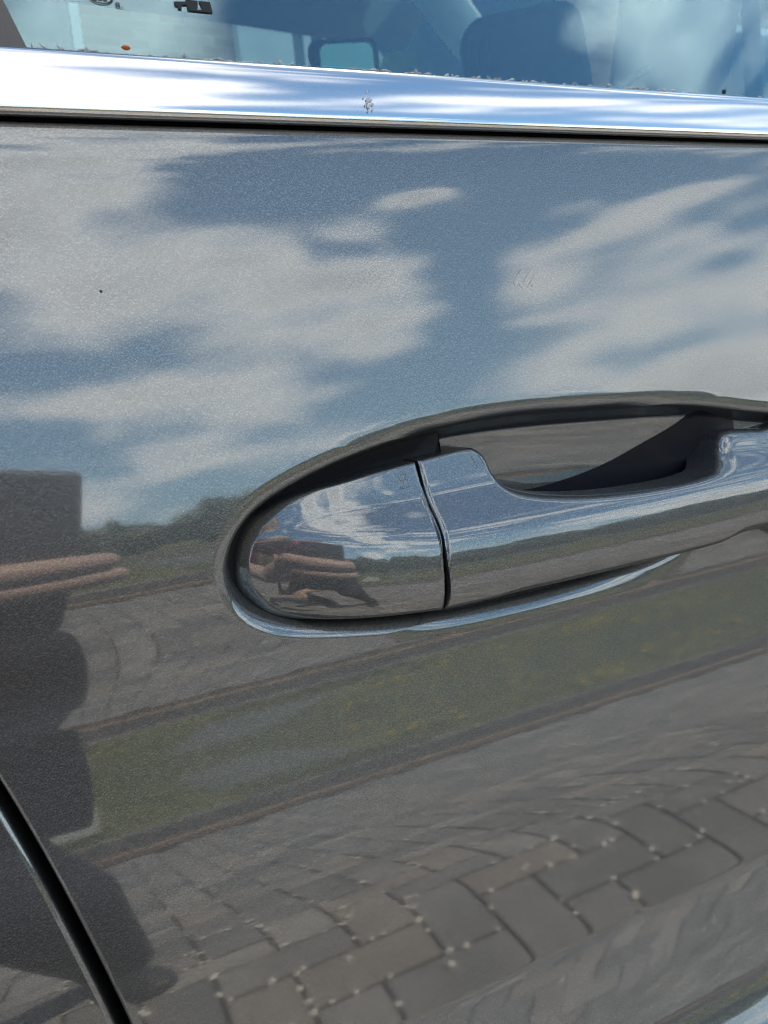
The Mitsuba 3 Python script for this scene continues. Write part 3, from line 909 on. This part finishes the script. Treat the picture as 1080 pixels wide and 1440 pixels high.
put('dandelion_flowers', trimesh.util.concatenate(ms), 'petal', False, 'yellow dandelion flowers dotted over the lawn', category='flower', kind='stuff')

scene['leaf'] = {'type': 'twosided', 'b': {'type': 'diffuse', 'reflectance': mikit.proc(lambda p, n, uv: mikit.mix((.11, .125, .08), (.21, .23, .15), mikit.fbm(p.x * 1.7, p.y * 1.7, p.z * 1.7, 3)))}}
scene['bark'] = {'type': 'diffuse', 'reflectance': rgb(.09, .07, .05)}


def crown(cx, cy, z0, rx, ry, hz, n, seed, size):
    g = np.random.default_rng(seed)
    d = g.normal(size=(n, 3)); d /= np.linalg.norm(d, axis=1, keepdims=True)
    rad = g.uniform(.35, 1, n) ** .5
    lump = .70 + .6 * meshkit.fbm(d * 1.8 + seed * 3.1, 3, seed)
    p = d * (rad * lump)[:, None] * [rx, ry, hz / 2] + [cx, cy, z0 + hz / 2]
    a, b = g.normal(size=(2, n, 3)) * size
    v = np.stack([p - a, p + a, p + b, p - b * .6], 1).reshape(-1, 3)
    i = np.arange(n) * 4
    return trimesh.Trimesh(v, np.vstack([np.stack([i, i + 2, i + 1], -1), np.stack([i, i + 1, i + 3], -1)]), process=False)


for q in range(31):
    x = -15 + q * 2.7 + rng.uniform(-.4, .4); y = -17.5 + rng.uniform(-.5, .5)
    if q >= 19:
        x, y = 37.0 + rng.uniform(-.5, .5), -15.5 + (q - 19) * 2.6
    h = rng.uniform(1.65, 2.15) + (.5 if q % 7 == 5 else 0)
    key = 'hedge_shrub' + (f'_{q:03d}' if q else '')
    put(key + '__crown', crown(x, y, .05, 1.9, 1.1, h * 1.02, 1800, q + 40, .10), 'leaf')
    put(key + '__trunk', trimesh.creation.cone(.07, h * .8, sections=8, transform=trimesh.transformations.translation_matrix((x, y, .05))), 'bark')
    labels[key] = {'label': 'dense green shrub in the hedge row beyond the road', 'category': 'shrub', 'group': 'shrubs of the hedge beyond the road'}

# brick houses: one across the road to the rear, one behind the car
def brick_fn(c0, c1):
    def fn(p, n, uv):
        u_ = p.x + p.y; row = dr.floor(p.z / .075)
        uu = u_ / .225 + .5 * (row - 2 * dr.floor(row / 2))
        fu, fz = uu - dr.floor(uu), p.z / .075 - row
        m_ = dr.select((fu < .045) | (fz < .13), mi.Float(1), mi.Float(0))
        return mikit.mix(mikit.mix(c0, c1, mikit.cell_rand(dr.floor(uu), row, 2)), (.40, .37, .33), m_)
    return fn


scene['brick_wall'] = {'type': 'diffuse', 'reflectance': mikit.proc(brick_fn((.20, .085, .055), (.30, .14, .09)))}
scene['brick_wall_buff'] = {'type': 'diffuse', 'reflectance': mikit.proc(brick_fn((.40, .24, .17), (.52, .34, .26)))}
scene['roof_tile'] = {'type': 'diffuse', 'reflectance': mikit.proc(lambda p, n, uv: mi.Color3f(.09, .07, .065) * (.7 + .6 * mikit.cell_rand(dr.floor(p.x / .3), dr.floor(p.z / .2), 1)))}
scene['white_frame'] = {'type': 'principled', 'base_color': rgb(.78, .79, .78), 'roughness': .4}
scene['house_glass'] = {'type': 'principled', 'base_color': rgb(.02, .025, .03), 'roughness': .06, 'specular': .8}


def house(key, x0, x1, y0, y1, hw, hr, wall, wins, doors, face, label):
    """face: y of the side with openings."""
    put(key + '__wall', place(trimesh.creation.box((x1 - x0, y1 - y0, hw)), ((x0 + x1) / 2, (y0 + y1) / 2, hw / 2)), wall)
    e = .35
    ym = (y0 + y1) / 2
    R_ = np.array([[[x, y0 - e, hw - .08], [x, ym, hw + hr], [x, y1 + e, hw - .08]] for x in (x0 - e, x1 + e)])
    low = R_[:, ::-1] - [0, 0, .14]
    put(key + '__roof', trimesh.convex.convex_hull(np.vstack([R_.reshape(-1, 3), low.reshape(-1, 3)])), 'roof_tile')
    s = -1 if face < ym else 1
    for (wx, wz, ww, wh) in wins:
        fr_ = shapely.box(-ww / 2, 0, ww / 2, wh)
        holes = shapely.union_all([shapely.box(-ww / 2 + .07, .07, -.035, wh - .07), shapely.box(.035, .07, ww / 2 - .07, wh - .07)])
        m = flat_poly(fr_.difference(holes), .08); v = m.vertices
        k = put(key + '__window', trimesh.Trimesh(np.stack([wx + v[:, 0], face + s * v[:, 2], wz + v[:, 1]], -1), m.faces, process=False), 'white_frame')
        put(k + '__pane', place(trimesh.creation.box((ww - .1, .02, wh - .1)), (wx, face + s * .025, wz + wh / 2)), 'house_glass')
    for (wx, ww, wh) in doors:
        put(key + '__door', place(trimesh.creation.box((ww, .08, wh)), (wx, face + s * .03, wh / 2)), 'white_frame')
    labels[key] = {'label': label, 'category': 'house'}


house('brick_house', -24, -10, -27, -19, 5.2, 2.4, 'brick_wall', [(-12, 3.2, 1.4, 1.2), (-16, 3.2, 1.4, 1.2), (-20, 3.2, 1.4, 1.2), (-12, .9, 1.6, 1.4), (-20, .9, 1.6, 1.4)], [(-16, 1.0, 2.1)], -19, 'red brick house with white windows across the road')
house('buff_house', -2.5, 14, 7.0, 15, 6.2, 2.6, 'brick_wall_buff', [(2.86, 2.5, .46, 2.7), (4.62, 2.5, 2.36, 2.7), (8.6, 3.3, 1.4, 1.3), (.3, 3.3, 1.2, 1.3), (8.6, .8, 1.8, 1.5), (.5, .8, 1.6, 1.4)], [(4.0, 1.0, 2.1)], 7.0, 'brown brick house with white windows beyond the far side of the car')

# ------------------------------------------------------------------ the photographer, bent over behind the telephone
import manifold3d as m3


def bones(segs, length=.012, it=12, seg=24):
    """segs: (a, ra, b, rb): hulls of spheres joined into one body and smoothed."""
    parts = []
    for a, ra, b, rb in segs:
        parts.append(m3.Manifold.batch_hull([m3.Manifold.sphere(ra, seg).translate(list(map(float, a))), m3.Manifold.sphere(rb, seg).translate(list(map(float, b)))]))
    m = m3.Manifold.batch_boolean(parts, m3.OpType.Add).refine_to_length(length).to_mesh()
    t = trimesh.Trimesh(m.vert_properties[:, :3], m.tri_verts, process=True)
    trimesh.smoothing.filter_taubin(t, iterations=it)
    return t


def chain(pts, radii):
    return [(pts[i], radii[i], pts[i + 1], radii[i + 1]) for i in range(len(pts) - 1)]


scene['skin'] = {'type': 'principled', 'base_color': rgb(.40, .285, .25), 'roughness': .5}
scene['shirt'] = {'type': 'diffuse', 'reflectance': mikit.proc(lambda p, n, uv: mi.Color3f(.36, .15, .13) * (.8 + .4 * mikit.noise(p.x * 900, p.y * 900, p.z * 900)))}
scene['denim'] = {'type': 'diffuse', 'reflectance': mikit.proc(lambda p, n, uv: mi.Color3f(.024, .026, .040) * (.7 + .6 * mikit.noise(p.x * 800, p.y * 800, p.z * 800)))}
scene['shoe'] = {'type': 'principled', 'base_color': rgb(.02, .022, .03), 'roughness': .5}
scene['hair'] = {'type': 'principled', 'base_color': rgb(.30, .27, .24), 'roughness': .6}
HIP = {-1: np.array([-.44, -.90, .88]), 1: np.array([-.27, -.88, .88])}
KNEE = {-1: np.array([-.46, -.68, .50]), 1: np.array([-.055, -.52, .64])}
ANK = {-1: np.array([-.46, -.88, .10]), 1: np.array([-.005, -.90, .10])}
SH = {-1: np.array([-.56, -.62, 1.06]), 1: np.array([-.22, -.62, 1.04])}
# telephone: the lens of the camera sits in its upper corner
PH = lambda a, b, c: EYE + RI * a + UP * b + fw * c
phone = rounded_box((.075, .161, .0085), .004)
Mx = np.eye(4); Mx[:3, 0], Mx[:3, 1], Mx[:3, 2], Mx[:3, 3] = RI, UP, -fw, PH(-.0125, -.0645, -.0055)
phone.apply_transform(Mx)
scene['phone_case'] = {'type': 'principled', 'base_color': rgb(.055, .058, .062), 'roughness': .35}
put('telephone', phone, 'phone_case', 40, 'dark grey telephone held up to take the picture', category='telephone')
ELB = {-1: np.array([-.50, -.42, .84]), 1: np.array([-.17, -.74, .80])}
WR = {-1: PH(-.120, -.105, -.030), 1: np.array([-.30, -.50, .62])}
body = [(HIP[-1], .115, HIP[1], .115), ((HIP[-1] + HIP[1]) / 2 + [0, .02, .04], .125, (SH[-1] + SH[1]) / 2 + [0, -.06, -.04], .125)]
for s in (-1, 1):
    body += [(HIP[s] + [0, .03, .03], .10, SH[s] + [-.05 * s, -.03, -.03], .095)] + chain([SH[s], (SH[s] + ELB[s]) / 2, ELB[s] + (SH[s] - ELB[s]) * .12], [.062, .052, .046])
put('person__shirt', bones(body, .016), 'shirt', True)
legs = [(HIP[-1] + [0, 0, -.02], .118, HIP[1] + [0, 0, -.02], .118)]
for s in (-1, 1):
    legs += chain([HIP[s] + [0, 0, -.02], KNEE[s], (KNEE[s] + ANK[s]) / 2 + [0, -.02, 0], ANK[s] + [0, 0, .01]], [.105, .066, .062, .054])
put('person__trousers', bones(legs, .016), 'denim', True)
NECK = np.array([-.39, -.60, 1.085]); HEAD = np.array([-.385, -.50, 1.11])
arms = []
for s in (-1, 1):
    arms += chain([ELB[s] + (SH[s] - ELB[s]) * .12, ELB[s], WR[s]], [.040, .040, .027])
    # palms
    side = RI * (1 if s < 0 else -1)
    if s < 0:
        k = [PH(-.078, b, c_) for b, c_ in ((-.050, .006), (-.068, .002), (-.084, -.010), (-.097, -.018))]
        tips = [[PH(-.030, b - .001, .0165), PH(.008, b, .0150), PH(.030 + e, b + .001, .0115)] for b, e in ((-.051, .002), (-.0705, .010))] + [[PH(-.066, b, -.022), PH(-.050, b, -.026), PH(-.036, b, -.028)] for b in (-.088, -.102)]
        th = [PH(-.095, -.085, -.020), PH(-.070, -.062, -.030), PH(-.040, -.055, -.026)]
    else:
        k = [WR[1] + np.array([.028 - .018 * q, .035, -.062]) for q in range(4)]
        tips = [[k[q] + np.array([0, .012, -.034]), k[q] + np.array([0, .010, -.056]), k[q] + np.array([0, .002, -.072 + .006 * abs(q - 1)])] for q in range(4)]
        th = [WR[1] + np.array([.034, .030, -.030]), WR[1] + np.array([.040, .048, -.052]), WR[1] + np.array([.036, .056, -.074])]
    for q in range(4):
        arms += [(WR[s], .024, k[q], .0125)]
        arms += chain([k[q]] + tips[q], [.0128, .0124, .0116, .0096])
    arms += chain([WR[s] + (k[0] - WR[s]) * .3] + th, [.016, .0125, .0105, .0090])
put('person__arms_and_hands', bones(arms, .0055, 6, 20), 'skin', True)
hd = [(NECK + [0, -.05, -.03], .058, HEAD + [0, -.03, -.05], .056), (HEAD + [0, -.02, .03], .088, HEAD + [0, .012, -.035], .066), (HEAD + [0, .03, -.085], .030, HEAD + [0, .0, -.03], .062),
      (HEAD + [0, .088, .0], .010, HEAD + [0, .098, -.024], .014), (HEAD + [-.025, .066, .024], .016, HEAD + [.025, .066, .024], .016), (HEAD + [-.018, .074, -.052], .011, HEAD + [.018, .074, -.052], .011)]
for s in (-1, 1):
    hd += [(HEAD + [s * .082, -.015, .012], .014, HEAD + [s * .080, -.012, -.022], .010)]
put('person__head', bones(hd, .008, 6), 'skin', True)
hr_ = bones([(HEAD + [0, -.035, .045], .088, HEAD + [0, -.05, -.01], .084), (HEAD + [0, .035, .082], .040, HEAD + [0, -.03, .06], .080)], .010, 6)
hr_.vertices += (meshkit.fbm(hr_.vertices * 60, 3, 4)[:, None] - .5) * .012 * hr_.vertex_normals
put('person__hair', hr_, 'hair', True)
for s in (-1, 1):
    put('person__shoe', bones([(ANK[s] + [0, -.01, -.02], .046, ANK[s] + [0, -.03, -.062], .038), (ANK[s] + [0, -.03, -.062], .038, ANK[s] + [s * .03, .09, -.064], .042), (ANK[s] + [s * .03, .09, -.064], .042, ANK[s] + [s * .045, .15, -.068], .032)], .010, 5), 'shoe', True)
labels['person'] = {'label': 'person in a dusty red top and dark jeans bending to hold up a telephone', 'category': 'person'}
put('buff_house__white_pilaster', place(trimesh.creation.box((.50, .16, 6.0)), (2.44, 6.93, 3.0)), 'white_frame')
